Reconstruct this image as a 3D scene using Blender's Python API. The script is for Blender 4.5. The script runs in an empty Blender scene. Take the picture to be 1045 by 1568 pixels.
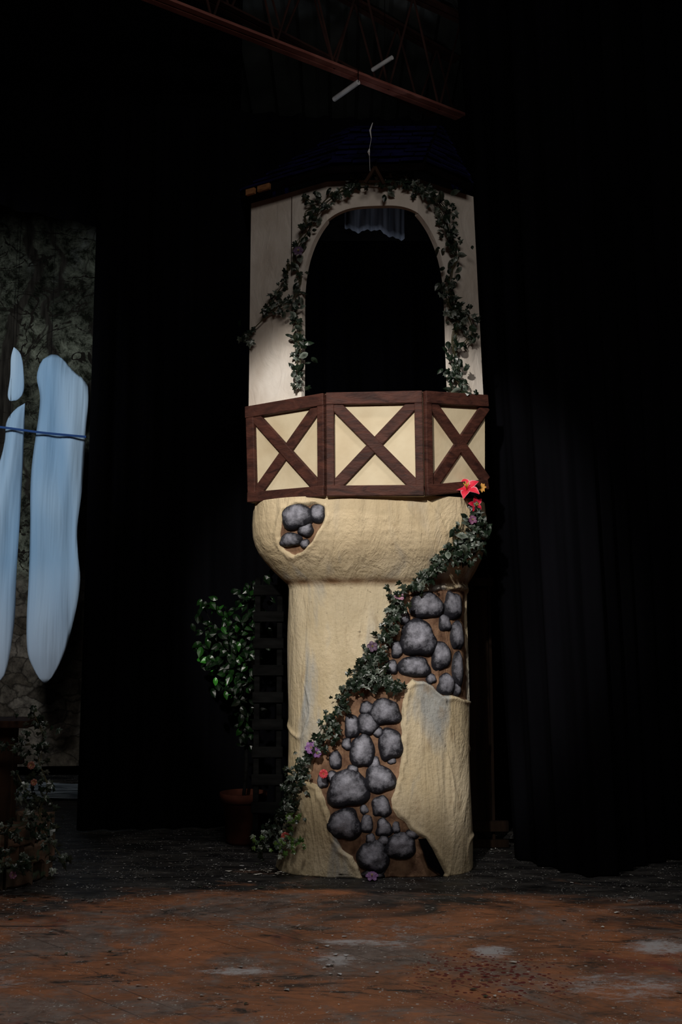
import bpy, bmesh, math, random
from mathutils import Vector, noise, Matrix
random.seed(7)
sc = bpy.context.scene
try:
    sc.view_settings.view_transform = 'Standard'
except Exception: pass

# ------------------------------------------------------------ camera
F = 1506.0; PIT = math.radians(7.2); CH = 1.5
CP, SP = math.cos(PIT), math.sin(PIT)
cam = bpy.data.cameras.new('camera'); camo = bpy.data.objects.new('camera', cam)
sc.collection.objects.link(camo); sc.camera = camo
camo.location = (0, 0, CH); camo.rotation_euler = (math.pi/2+PIT, 0, 0)
cam.sensor_fit = 'VERTICAL'; cam.sensor_height = 36; cam.lens = 36*F/1568; cam.clip_end = 100

def W(px, py, y):
    """world point at depth y measured from the survey photo"""
    a = (px-522.5)/F; v = (784-py)/F
    dy = CP - v*SP; dz = v*CP + SP
    t = y/dy
    return Vector((a*t, y, CH+dz*t))
def G(px, py):
    a = (px-522.5)/F; v = (784-py)/F
    dy = CP - v*SP; dz = v*CP + SP
    t = -CH/dz
    return Vector((a*t, dy*t, 0))

# ------------------------------------------------------------ materials
def mat(name, col=(.5,.5,.5), rough=.7, spec=.5, metal=0):
    m = bpy.data.materials.new(name); m.use_nodes = True
    b = m.node_tree.nodes['Principled BSDF']
    b.inputs['Base Color'].default_value = (*col, 1)
    b.inputs['Roughness'].default_value = rough
    b.inputs['Metallic'].default_value = metal
    b.inputs['Specular IOR Level'].default_value = spec
    return m
class N:
    def __init__(s, m):
        s.t = m.node_tree; s.b = s.t.nodes['Principled BSDF']
        s.tc = s.t.nodes.new('ShaderNodeTexCoord')
    def n(s, ty, **k):
        x = s.t.nodes.new(ty)
        for a, b in k.items(): setattr(x, a, b)
        return x
    def l(s, a, b): s.t.links.new(a, b)
    def noise(s, scale, detail=4, stretch=(1,1,1), rot=(0,0,0), dist=0, rough=.5, out='Fac'):
        mp = s.n('ShaderNodeMapping'); mp.inputs['Scale'].default_value = stretch; mp.inputs['Rotation'].default_value = rot
        s.l(s.tc.outputs['Object'], mp.inputs['Vector'])
        x = s.n('ShaderNodeTexNoise'); x.inputs['Scale'].default_value = scale; x.inputs['Detail'].default_value = detail
        x.inputs['Distortion'].default_value = dist; x.inputs['Roughness'].default_value = rough
        s.l(mp.outputs[0], x.inputs['Vector']); return x.outputs[out]
    def ramp(s, fac, a, b, lo=(0,0,0), hi=(1,1,1)):
        r = s.n('ShaderNodeValToRGB'); e = r.color_ramp.elements
        e[0].position = a; e[1].position = b; e[0].color = (*lo, 1); e[1].color = (*hi, 1)
        s.l(fac, r.inputs['Fac']); return r.outputs['Color']
    def mix(s, fac, a, b, mode='MIX'):
        x = s.n('ShaderNodeMixRGB', blend_type=mode)
        for i, v in enumerate((fac, a, b)):
            if isinstance(v, (int, float)): x.inputs[i].default_value = v
            elif isinstance(v, tuple): x.inputs[i].default_value = (*v, 1)
            else: s.l(v, x.inputs[i])
        return x.outputs[0]
    def math(s, op, a, b=0.0, clamp=False):
        x = s.n('ShaderNodeMath', operation=op); x.use_clamp = clamp
        for i, v in enumerate((a, b)):
            if isinstance(v, (int, float)): x.inputs[i].default_value = v
            else: s.l(v, x.inputs[i])
        return x.outputs[0]
    def attr(s, name, out='Fac'):
        x = s.n('ShaderNodeAttribute'); x.attribute_name = name; return x.outputs[out]
    def color(s, c): s.l(c, s.b.inputs['Base Color'])
    def bump(s, h, strength=.4, dist=.02):
        x = s.n('ShaderNodeBump'); x.inputs['Strength'].default_value = strength; x.inputs['Distance'].default_value = dist
        s.l(h, x.inputs['Height']); s.l(x.outputs[0], s.b.inputs['Normal'])

m_velvet = mat('black_velvet', (.002,.002,.003), .95, .02)
k = N(m_velvet); k.color(k.ramp(k.noise(3,3,(1,1,.2)), .3,.8,(.0014,.0014,.0020),(.0040,.0040,.0056)))
m_plaster = mat('cream_plaster', (.7,.58,.38), .75, .25)
k = N(m_plaster)
c = k.ramp(k.noise(2.2,7,(1,1,.6),rough=.6), .35,.68,(.50,.40,.245),(.70,.595,.42))
c = k.mix(k.ramp(k.noise(2.7,6,(1.6,1,.40),dist=.6), .53,.66), c, (.37,.37,.35))
c = k.mix(k.ramp(k.noise(9,6,(1,1,.5),rough=.6), .57,.72,(0,0,0),(.6,.6,.6)), c, (.30,.21,.12))
c = k.mix(k.ramp(k.noise(6,8,(3.5,1,.25),rough=.7,dist=.8), .60,.70,(0,0,0),(.5,.5,.5)), c, (.36,.27,.16))
c = k.mix(k.ramp(k.noise(30,4), .70,.76,(0,0,0),(.6,.6,.6)), c, (.14,.10,.06))
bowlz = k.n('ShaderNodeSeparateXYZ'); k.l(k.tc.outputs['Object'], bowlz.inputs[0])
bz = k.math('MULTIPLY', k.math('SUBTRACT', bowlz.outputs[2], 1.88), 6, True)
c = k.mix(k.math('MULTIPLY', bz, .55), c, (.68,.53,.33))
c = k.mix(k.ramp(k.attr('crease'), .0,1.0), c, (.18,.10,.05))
sd = k.math('ADD', k.attr('sd'), k.math('MULTIPLY', k.math('SUBTRACT', k.noise(22,3), .5), .022))
mort = k.ramp(k.noise(14,5), .33,.7,(.11,.055,.033),(.34,.20,.12))
c = k.mix(k.ramp(sd, .496,.504), c, mort)
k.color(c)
k.bump(k.math('ADD', k.math('MULTIPLY',k.noise(5,7,(1.3,1,.30),dist=1.5,rough=.6),1.0), k.math('MULTIPLY',k.noise(45,3),.15)), .7, .045)
m_wall = mat('tower_white_plaster', (.7,.65,.58), .75, .25)
k = N(m_wall)
k.color(k.ramp(k.noise(2.5,7,(1,1,.7),rough=.6), .3,.7,(.54,.46,.39),(.80,.74,.68)))
k.bump(k.noise(8,6,(1,1,.5),dist=1), .4, .03)
m_cream = mat('panel_cream', (.8,.68,.46), .7, .25)
k = N(m_cream); k.color(k.ramp(k.noise(4,5), .3,.7,(.57,.46,.30),(.71,.61,.43))); k.bump(k.noise(20,4), .2, .01)
m_timber = mat('dark_red_timber', (.09,.03,.02), .65, .25)
k = N(m_timber)
c = k.ramp(k.noise(6,6,(1,1,3),dist=1.5), .3,.75,(.026,.009,.007),(.095,.032,.021)); k.color(c)
k.bump(k.noise(18,5,(.6,1,3),dist=2), .5, .01)
m_rock = mat('painted_rock', (.1,.1,.12), .6, .3)
k = N(m_rock)
f = k.math('ADD', k.attr('h'), k.math('MULTIPLY', k.math('SUBTRACT', k.noise(24,8,rough=.7), .5), 1.3))
c = k.ramp(f, .42, 1.12, (.014,.014,.020), (.34,.34,.40)); k.color(c)
k.bump(k.noise(34,7,rough=.65), .5, .014)
m_shingle = mat('blue_shingle', (.02,.02,.1), .8, .05)
k = N(m_shingle); k.color(k.ramp(k.noise(7,4), .3,.7,(.003,.003,.016),(.012,.012,.075)))
m_eave = mat('raw_wood_eave', (.3,.12,.05), .7, .2)
k = N(m_eave); k.color(k.ramp(k.noise(9,4,(1,1,4)), .3,.7,(.05,.022,.012),(.45,.20,.08)))
m_eaved = mat('dark_eave_trim', (.01,.006,.004), .9, .05)
k = N(m_eaved); k.color(k.ramp(k.noise(9,4,(1,1,4)), .3,.7,(.001,.0008,.001),(.004,.002,.003)))
m_ivy = mat('ivy_leaf', (.03,.06,.03), .36, .5)
k = N(m_ivy); k.color(k.attr('Col','Color'))
m_stem = mat('vine_stem', (.05,.045,.02), .7, .2)
m_petal = mat('silk_petal', (.6,.02,.05), .5, .3)
k = N(m_petal); k.color(k.attr('Col','Color'))
m_clay = mat('terracotta', (.22,.06,.03), .85, .1)
k = N(m_clay); k.color(k.ramp(k.noise(8,4), .3,.7,(.03,.009,.005),(.07,.022,.014)))
m_dark = mat('dark_stained_wood', (.012,.012,.012), .9, .05)
k = N(m_dark); k.color(k.ramp(k.noise(6,4,(1,1,4)), .3,.7,(.0015,.0015,.0015),(.006,.006,.006)))
m_brown = mat('brown_wood', (.06,.03,.015), .8, .1)
k = N(m_brown); k.color(k.ramp(k.noise(5,5,(4,1,.4)), .3,.7,(.014,.007,.005),(.05,.025,.014)))
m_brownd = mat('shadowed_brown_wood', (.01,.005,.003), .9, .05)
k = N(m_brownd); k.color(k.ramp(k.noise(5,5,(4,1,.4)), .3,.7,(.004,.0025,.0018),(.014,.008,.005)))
m_steel = mat('red_primer_steel', (.3,.05,.03), .6, .3)
k = N(m_steel); k.color(k.ramp(k.noise(6,4), .3,.7,(.24,.07,.055),(.42,.16,.13)))
m_web = mat('dark_steel_web', (.03,.015,.012), .7, .2)
k = N(m_web); k.color(k.ramp(k.noise(6,4), .3,.7,(.03,.014,.012),(.07,.03,.024)))
m_galv = mat('galvanised', (.5,.5,.5), .4, .5)
k = N(m_galv); k.color(k.ramp(k.noise(9,4), .3,.7,(.6,.6,.62),(.85,.85,.87)))
m_ceil = mat('corrugated_steel', (.12,.13,.13), .6, .3)
k = N(m_ceil); k.color(k.ramp(k.noise(1.5,4), .3,.7,(.05,.055,.055),(.14,.155,.155)))
m_roomwall = mat('black_painted_wall', (.01,.01,.01), .9, .1)
k = N(m_roomwall); k.color(k.ramp(k.noise(2,4), .3,.7,(.002,.002,.002),(.005,.005,.005)))
m_drape = mat('pale_blue_cloth', (.45,.6,.75), .6, .2)
k = N(m_drape)
c = k.ramp(k.noise(1.0,3,(1.6,1,.35),dist=.5), .3,.72,(.24,.42,.64),(.56,.73,.90))
sz = k.n('ShaderNodeSeparateXYZ'); k.l(k.tc.outputs['Object'], sz.inputs[0])
c = k.mix(k.math('SUBTRACT', 1.0, k.math('MULTIPLY', k.math('SUBTRACT', sz.outputs[2], .8), .7), True), c, (.50,.56,.66))
k.color(c); k.bump(k.noise(1.6,3,(4,1,.3)), .5, .10)
m_rope = mat('blue_strap', (.03,.08,.25), .6, .2)
m_rag = mat('grey_rag', (.05,.06,.08), .8, .1)
k = N(m_rag); k.color(k.ramp(k.noise(4,4,(3,1,.4)), .3,.7,(.07,.085,.11),(.24,.27,.33)))
m_debris = mat('paper_scrap', (.5,.5,.5), .8, .1)
k = N(m_debris); k.color(k.attr('Col','Color'))
m_wellstone = mat('mossy_stone', (.1,.1,.06), .8, .2)
k = N(m_wellstone)
c = k.ramp(k.noise(6,5), .35,.65,(.02,.022,.016),(.15,.085,.055)); k.color(k.mix(k.ramp(k.noise(11,4),.55,.65),c,(.06,.09,.055))); k.bump(k.noise(25,4),.5,.01)
m_litfloor = mat('pale_lit_floor', (.4,.45,.5), .8, .1)  # pale tone carries the light falling on the floor there
k = N(m_litfloor); k.color(k.ramp(k.noise(5,4,(.6,2,1)), .35,.65,(.06,.075,.09),(.40,.46,.52)))

# mural
m_mural = mat('forest_mural_print', (.1,.1,.1), .9, .05)
k = N(m_mural)
sep = k.n('ShaderNodeSeparateXYZ'); k.l(k.tc.outputs['Object'], sep.inputs[0])
X, Z = sep.outputs[0], sep.outputs[2]
fol = k.ramp(k.noise(5.5,10,dist=.4,rough=.85), .43,.63,(.014,.016,.011),(.24,.26,.20))
big = k.ramp(k.noise(1.1,4), .36,.60,(.20,.20,.20),(1,1,1))
fol = k.mix(1.0, fol, big, 'MULTIPLY')
fol = k.mix(k.math('MULTIPLY', k.ramp(k.noise(3,6,rough=.7), .56,.66), k.math('MULTIPLY', k.math('SUBTRACT', Z, 5.3), .7, True)), fol, (.26,.28,.26))
wobx = k.math('MULTIPLY', k.math('SUBTRACT', k.noise(1.2,4,(.6,1,1)), .5), .9)
trunkc = k.ramp(k.noise(9,5,(3,1,.4)), .3,.7,(.010,.009,.008),(.04,.036,.03))
for (x0,sl,w0) in ((-3.75,.10,.13),(-3.15,-.05,.07),(-2.80,.02,.09),(-4.6,.05,.12),(-3.45,-.28,.035),(-2.9,.30,.03),(-3.9,.42,.035)):
    ln = k.math('ADD', k.math('MULTIPLY', k.math('SUBTRACT', Z, 3.5), sl), x0)
    dd_ = k.math('ABSOLUTE', k.math('SUBTRACT', k.math('ADD', X, wobx), ln))
    wz = k.math('MULTIPLY', k.math('SUBTRACT', 8.5, Z), w0/5)
    mk_ = k.math('MULTIPLY', k.math('SUBTRACT', wz, dd_), 40, True)
    fol = k.mix(mk_, fol, trunkc)
brn = k.noise(1.8,5,(.8,1,1.3),rot=(0,.7,0),dist=1.2)
fol = k.mix(k.math('LESS_THAN', k.math('ABSOLUTE', k.math('SUBTRACT', brn, .5)), .010), fol, (.015,.013,.011))
vadd = k.n('ShaderNodeVectorMath', operation='ADD'); vsc = k.n('ShaderNodeVectorMath', operation='SCALE'); vsc.inputs['Scale'].default_value = .35
k.l(k.noise(3.0,5,out='Color'), vsc.inputs[0]); k.l(k.tc.outputs['Object'], vadd.inputs[0]); k.l(vsc.outputs[0], vadd.inputs[1])
vmp = k.n('ShaderNodeMapping'); vmp.inputs['Scale'].default_value = (1,1,1.7); k.l(vadd.outputs[0], vmp.inputs['Vector'])
vor = k.n('ShaderNodeTexVoronoi', feature='DISTANCE_TO_EDGE'); vor.inputs['Scale'].default_value = 3.2
vo2 = k.n('ShaderNodeTexVoronoi'); vo2.inputs['Scale'].default_value = 3.2
k.l(vmp.outputs[0], vor.inputs['Vector']); k.l(vmp.outputs[0], vo2.inputs['Vector'])
stn = k.ramp(k.noise(9,9,rough=.75), .35,.68,(.040,.034,.029),(.25,.215,.175))
bw = k.n('ShaderNodeRGBToBW'); k.l(vo2.outputs['Color'], bw.inputs[0])
stn = k.mix(1.0, stn, k.ramp(bw.outputs[0], .2,.8,(.45,.43,.40),(1,1,1)), 'MULTIPLY')
stn = k.mix(k.ramp(vor.outputs['Distance'],.0,.06,(.8,.8,.8),(0,0,0)), stn, (.012,.010,.008))
zm = k.math('MULTIPLY', k.math('SUBTRACT', k.math('ADD', Z, k.math('MULTIPLY',k.noise(2.5,5),1.2)), 2.5), 2.5, True)
k.color(k.mix(zm, stn, fol))

# floor
m_floor = mat('painted_stage_floor', (.1,.05,.03), .4, .5)
k = N(m_floor)
sep = k.n('ShaderNodeSeparateXYZ'); k.l(k.tc.outputs['Object'], sep.inputs[0])
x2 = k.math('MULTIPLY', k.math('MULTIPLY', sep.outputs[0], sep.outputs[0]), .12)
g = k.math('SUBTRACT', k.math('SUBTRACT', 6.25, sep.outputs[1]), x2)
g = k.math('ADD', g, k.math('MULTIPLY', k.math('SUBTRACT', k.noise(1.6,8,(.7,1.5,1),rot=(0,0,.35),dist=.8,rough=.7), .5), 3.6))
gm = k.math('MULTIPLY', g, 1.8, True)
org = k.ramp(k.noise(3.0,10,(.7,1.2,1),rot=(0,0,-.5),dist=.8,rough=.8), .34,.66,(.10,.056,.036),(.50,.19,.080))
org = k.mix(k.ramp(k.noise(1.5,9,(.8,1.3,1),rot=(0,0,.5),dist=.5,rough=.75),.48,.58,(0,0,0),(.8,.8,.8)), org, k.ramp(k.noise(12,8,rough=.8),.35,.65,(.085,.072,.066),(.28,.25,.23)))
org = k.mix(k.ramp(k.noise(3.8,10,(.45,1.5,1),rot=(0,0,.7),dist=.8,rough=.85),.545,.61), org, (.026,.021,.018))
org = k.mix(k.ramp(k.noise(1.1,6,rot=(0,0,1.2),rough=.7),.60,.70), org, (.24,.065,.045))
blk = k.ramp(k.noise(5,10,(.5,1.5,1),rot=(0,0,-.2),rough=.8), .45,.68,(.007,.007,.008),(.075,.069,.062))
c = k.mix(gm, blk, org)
pm = k.n('ShaderNodeMapping'); pm.inputs['Rotation'].default_value = (0,0,.72); k.l(k.tc.outputs['Object'], pm.inputs['Vector'])
ps = k.n('ShaderNodeSeparateXYZ'); k.l(pm.outputs[0], ps.inputs[0])
fr = k.math('FRACT', k.math('MULTIPLY', ps.outputs[1], 7.0)); jl = k.math('LESS_THAN', fr, .05)
jm = k.math('MULTIPLY', jl, k.ramp(k.noise(1.3,4), .45,.62,(.05,.05,.05),(.6,.6,.6)))
c = k.mix(jm, c, (.02,.015,.012))
wh = k.ramp(k.noise(6,12,(.45,1.5,1),rot=(0,0,.15),dist=.3,rough=.9), .595,.645)
c = k.mix(k.mix(1.0, wh, (.65,.65,.65), 'MULTIPLY'), c, (.46,.45,.44))
for sc_,th_,nz_ in ((30,.14,.50),(14,.10,.48),(70,.18,.53),(8,.06,.45)):
    wv = k.n('ShaderNodeTexVoronoi'); wv.inputs['Scale'].default_value = sc_; k.l(k.tc.outputs['Object'], wv.inputs['Vector'])
    dots = k.math('LESS_THAN', k.math('ADD', wv.outputs['Distance'], k.math('MULTIPLY', k.math('SUBTRACT', k.noise(60,3), .5), .25*th_*4)), th_)
    dots = k.math('MULTIPLY', dots, k.math('GREATER_THAN', k.noise(3+sc_*.05,4), nz_))
    c = k.mix(k.math('MULTIPLY',dots,.85), c, (.50,.49,.47))
def blob(px_, py_, rx, ry):
    q = G(px_, py_)
    dx = k.math('DIVIDE', k.math('SUBTRACT', sep.outputs[0], q.x), rx); dy = k.math('DIVIDE', k.math('SUBTRACT', sep.outputs[1], q.y), ry)
    d2 = k.math('ADD', k.math('MULTIPLY',dx,dx), k.math('MULTIPLY',dy,dy))
    return k.math('SUBTRACT', 1.0, d2, True)
for (a_,b_,rx,ry,s_) in ((515,1468,.16,.14,1.3),(535,1442,.30,.08,1.3),(585,1445,.25,.1,1.2),(755,1457,.18,.14,1.4),(1010,1450,.26,.18,1.4),(960,1510,.5,.3,1.0),(10,1500,.3,.2,.9),(370,1487,.4,.10,1.1),(620,1430,.6,.5,.7)):  # white scuffs, plus the floor's grey sheen painted into the colour
    bl = k.math('MULTIPLY', blob(a_,b_,rx,ry), s_)
    th = k.math('MULTIPLY', k.math('SUBTRACT', k.math('ADD', k.noise(9,12,(.6,1.3,1),rough=.9,dist=.3), k.math('MULTIPLY', bl, .20)), .66), 9, True)
    c = k.mix(k.math('MULTIPLY', th, .85), c, (.55,.55,.57))
dx = k.math('SUBTRACT', sep.outputs[0], .66); dy = k.math('SUBTRACT', sep.outputs[1], 4.6)
d2 = k.math('ADD', k.math('MULTIPLY',dx,dx), k.math('MULTIPLY',dy,dy))
near = k.math('SUBTRACT', 1.0, k.math('MULTIPLY', d2, 4), True)
rv = k.n('ShaderNodeTexVoronoi'); rv.inputs['Scale'].default_value = 33; k.l(k.tc.outputs['Object'], rv.inputs['Vector'])
rs = k.math('LESS_THAN', rv.outputs['Distance'], k.math('MULTIPLY', k.math('MULTIPLY',near,k.noise(20,3)), .80))
c = k.mix(rs, c, (.13,.012,.009))
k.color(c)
k.l(k.ramp(k.noise(5,8,(.6,1.4,1),rough=.7), .35,.65,(.24,.24,.24),(.72,.72,.72)), k.b.inputs['Roughness'])
k.bump(k.noise(9,10,(.5,1.5,1),rough=.85), .6, .016)

# ------------------------------------------------------------ mesh helpers
def mk(name, verts, faces, m, parent=None, smooth=False, mods=(), cols=None, attrs=None, mi=None):
    me = bpy.data.meshes.new(name); me.from_pydata([tuple(v) for v in verts], [], faces)
    ms = m if isinstance(m, (list, tuple)) else [m]
    for x in ms: me.materials.append(x)
    if smooth: me.polygons.foreach_set('use_smooth', [True]*len(me.polygons))
    if mi: me.polygons.foreach_set('material_index', mi)
    if cols:
        a = me.color_attributes.new('Col', 'FLOAT_COLOR', 'POINT')
        flat = []
        for q in cols: flat += [q[0], q[1], q[2], 1]
        a.data.foreach_set('color', flat)
    if attrs:
        for nm, vals in attrs.items():
            a = me.attributes.new(nm, 'FLOAT', 'POINT'); a.data.foreach_set('value', vals)
    me.update()
    o = bpy.data.objects.new(name, me); sc.collection.objects.link(o)
    if parent: o.parent = parent
    for mm in mods:
        md = o.modifiers.new(mm[0], mm[0])
        for a, b in mm[1].items(): setattr(md, a, b)
    return o
def empty(name, loc=(0,0,0)):
    o = bpy.data.objects.new(name, None); sc.collection.objects.link(o); o.empty_display_size = .1
    return o
def beam(V, Fc, a, b, s, n, w, t):
    i = len(V)
    for p in (a, b):
        for (ss, nn) in ((-.5,0),(.5,0),(.5,1),(-.5,1)):
            V.append(p + s*w*ss + n*t*nn)
    for f in ((0,1,2,3),(7,6,5,4),(0,4,5,1),(1,5,6,2),(2,6,7,3),(3,7,4,0)):
        Fc.append(tuple(i+q for q in f))
def bar(V, Fc, a, b, w, t):
    d = (b-a).normalized(); up = Vector((0,0,1)) if abs(d.z) < .95 else Vector((0,1,0))
    s = d.cross(up).normalized(); n = s.cross(d).normalized()
    beam(V, Fc, a-n*t/2, b-n*t/2, s, n, w, t)
def tube(V, Fc, pts, r, seg=6):
    i0 = len(V); n = len(pts)
    for i, p in enumerate(pts):
        d = (pts[min(i+1,n-1)] - pts[max(i-1,0)]).normalized()
        up = Vector((0,0,1)) if abs(d.z) < .9 else Vector((1,0,0))
        s = d.cross(up).normalized(); u = s.cross(d)
        rr = r[i] if isinstance(r, (list, tuple)) else r
        for q in range(seg):
            a = 2*math.pi*q/seg; V.append(p + s*math.cos(a)*rr + u*math.sin(a)*rr)
    for i in range(n-1):
        for q in range(seg):
            Fc.append((i0+i*seg+q, i0+i*seg+(q+1)%seg, i0+(i+1)*seg+(q+1)%seg, i0+(i+1)*seg+q))
    Fc.append(tuple(i0+q for q in range(seg))[::-1]); Fc.append(tuple(i0+(n-1)*seg+q for q in range(seg)))
def catmull(P, k=8):
    out = []
    for i in range(len(P)-1):
        a = P[max(i-1,0)]; b = P[i]; c = P[i+1]; d = P[min(i+2,len(P)-1)]
        for j in range(k):
            t = j/k
            out.append(.5*((2*b)+(c-a)*t+(2*a-5*b+4*c-d)*t*t+(3*b-a-3*c+d)*t**3))
    out.append(P[-1]); return out

# ------------------------------------------------------------ room shell
def box(name, lo, hi, m):
    V = [Vector((x,y,z)) for x in (lo[0],hi[0]) for y in (lo[1],hi[1]) for z in (lo[2],hi[2])]
    Fc = [(0,1,3,2),(4,6,7,5),(0,4,5,1),(2,3,7,6),(0,2,6,4),(1,5,7,3)]
    return mk(name, V, Fc, m)
XL, XR, YF, YB, ZC = -7.0, 5.5, -3.0, 12.5, 7.4
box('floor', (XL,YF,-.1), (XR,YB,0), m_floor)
box('wall_back', (XL,YB,0), (XR,YB+.1,ZC), m_roomwall)
box('wall_front', (XL,YF-.1,0), (XR,YF,ZC), m_roomwall)
box('wall_left', (XL-.1,YF,0), (XL,YB,ZC), m_roomwall)
box('wall_right', (XR,YF,0), (XR+.1,YB,ZC), m_roomwall)
V = []; Fc = []
xs = []; x = XL
while x < XR-.3:
    xs += [(x,0),(x+.12,0),(x+.16,.06),(x+.26,.06),(x+.30-.001,0)]; x += .30
xs.append((XR,0))
for (x,z) in xs: V += [Vector((x,YF,ZC+z)), Vector((x,YB,ZC+z))]
for i in range(len(xs)-1): Fc.append((2*i,2*i+1,2*i+3,2*i+2))
mk('ceiling', V, Fc, m_ceil, mods=[('SOLIDIFY',dict(thickness=.01,offset=1))])

# ------------------------------------------------------------ curtains
def curtain(name, path, z0, z1, m=m_velvet, amp=.05, wl=.2, seed=0, zb=None, rows=14, flare=None):
    P = catmull([Vector((p[0],p[1],0)) for p in path], 12)
    L = [0]
    for i in range(1, len(P)): L.append(L[-1]+(P[i]-P[i-1]).length)
    n = int(L[-1]/.018); V = []; Fc = []; j = 0
    for i in range(n+1):
        s = L[-1]*i/n
        while j < len(L)-2 and L[j+1] < s: j += 1
        t = (s-L[j])/max(1e-6, L[j+1]-L[j]); p = P[j].lerp(P[j+1], t)
        d = (P[j+1]-P[j]).normalized(); nn = Vector((d.y,-d.x,0))
        for r in range(rows+1):
            v = r/rows
            ph = noise.noise(Vector((s*.9, seed*3.1, v*.35)))*2.4
            am = amp*(.65+.6*noise.noise(Vector((s*1.7, seed+9, v*.6))))*(1-.25*v)
            q = p + nn*(am*math.sin(2*math.pi*s/wl+ph*2.2)+.3*am*math.sin(4*math.pi*s/wl+ph))
            lo = z0 if zb is None else zb(p.x)
            q = q + Vector((0,0,lo+(z1-lo)*v))
            if flare: q.x += flare(i/n, v)
            V.append(q)
    R = rows+1
    for i in range(n):
        for r in range(rows): Fc.append((i*R+r,(i+1)*R+r,(i+1)*R+r+1,i*R+r+1))
    return mk(name, V, Fc, m, smooth=True)
curtain('stage_curtain', [(-2.05,7.85),(-1.2,7.95),(0,8.1),(1.4,8.1),(2.6,8.0),(4.8,7.9)], .01, 6.0, seed=1, amp=.055, wl=.24)
curtain('stage_curtain', [(1.06,7.0),(1.20,6.75),(1.55,6.4),(2.0,6.75),(2.8,7.1),(4.2,7.3)], .01, 7.2, seed=2, amp=.045, wl=.2,
        flare=lambda u,v: (.11-.33*v)*(1-u)**2)
curtain('border_curtain', [(-6.8,8.25),(-4,8.32),(-1.9,8.36),(-.9,8.36)], 5.2, 7.38, seed=3, amp=.04, wl=.3,
        zb=lambda x: 5.10-(x+2.1)*.21 if x < -2 else 5.08)

# ------------------------------------------------------------ tower body
def lerp_tab(tab, z):
    if z <= tab[0][0]: return tab[0][1]
    for (a,va),(b,vb) in zip(tab, tab[1:]):
        if z <= b:
            return va+(vb-va)*(z-a)/(b-a)
    return tab[-1][1]
SB = [(1.82,0),(1.85,.04),(1.885,.18),(1.94,.42),(2.0,.64),(2.05,.79),(2.10,.89),(2.16,.965),(2.24,1.0),(2.30,.99),(2.38,.965)]
YBK = 6.76
def prof(z):
    s = lerp_tab(SB, z)
    fl = max(0, 1-z/.5)
    cx = .252 - .035*fl**1.5; hw = .610 + .040*fl**1.5
    b = .385
    cx = cx*(1-s)+.196*s; hw = hw*(1-s)+.800*s; b = b*(1-s)+.61*s
    return cx, hw, b
NE = 2.7
def yf(x, z):
    cx, hw, b = prof(z); t = min(.97, abs((x-cx)/hw))
    return YBK - b*(1-t**NE)**(1/NE)
def S(px, py):
    y = 6.4
    for _ in range(12):
        p = W(px, py, y); y = .5*y+.5*yf(p.x, p.z)
    p = W(px, py, y); return Vector((p.x, yf(p.x,p.z), p.z))
def nrm(x, z):
    e = .006
    gx = (yf(x+e,z)-yf(x-e,z))/(2*e); gz = (yf(x,z+e)-yf(x,z-e))/(2*e)
    return Vector((gx,-1,gz)).normalized()
patches_px = [
 [(612,915),(628,903),(655,906),(685,903),(716,905),(722,960),(722,1072),(700,1066),(680,1064),(664,1050),(650,1042),(632,1040),(622,1050),(617,1075),(615,1110),(616,1150),(612,1185),(601,1215),(601,1238),(612,1252),(630,1272),(650,1284),(668,1310),(680,1338),(676,1360),(560,1360),(552,1335),(540,1312),(524,1300),(512,1280),(507,1255),(497,1228),(488,1205),(470,1195),(480,1160),(500,1120),(520,1075),(550,1030),(585,975),(600,935)],
 [(428,800),(434,782),(452,774),(478,773),(496,776),(498,790),(490,806),(482,822),(468,840),(450,851),(434,843),(426,822)],
]
patches = [[(S(a,b).x, S(a,b).z) for a,b in P] for P in patches_px]
black_px = [(640,1284),(652,1283),(662,1300),(680,1336),(677,1345),(655,1325)]
def sdist(x, z, poly):
    ins = False; d = 1e9; n = len(poly)
    for i in range(n):
        x1,z1 = poly[i]; x2,z2 = poly[(i+1)%n]
        ex,ez = x2-x1,z2-z1; t = max(0,min(1,((x-x1)*ex+(z-z1)*ez)/(ex*ex+ez*ez+1e-12)))
        d = min(d, math.hypot(x-x1-ex*t, z-z1-ez*t))
        if (z1 > z) != (z2 > z) and x < (x2-x1)*(z-z1)/(z2-z1)+x1: ins = not ins
    return d if ins else -d
tower = empty('fairytale_tower')
NT, NZ = 200, 320
zs = [2.385*i/NZ for i in range(NZ+1)]
V = []; sda = []; cra = []
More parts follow.
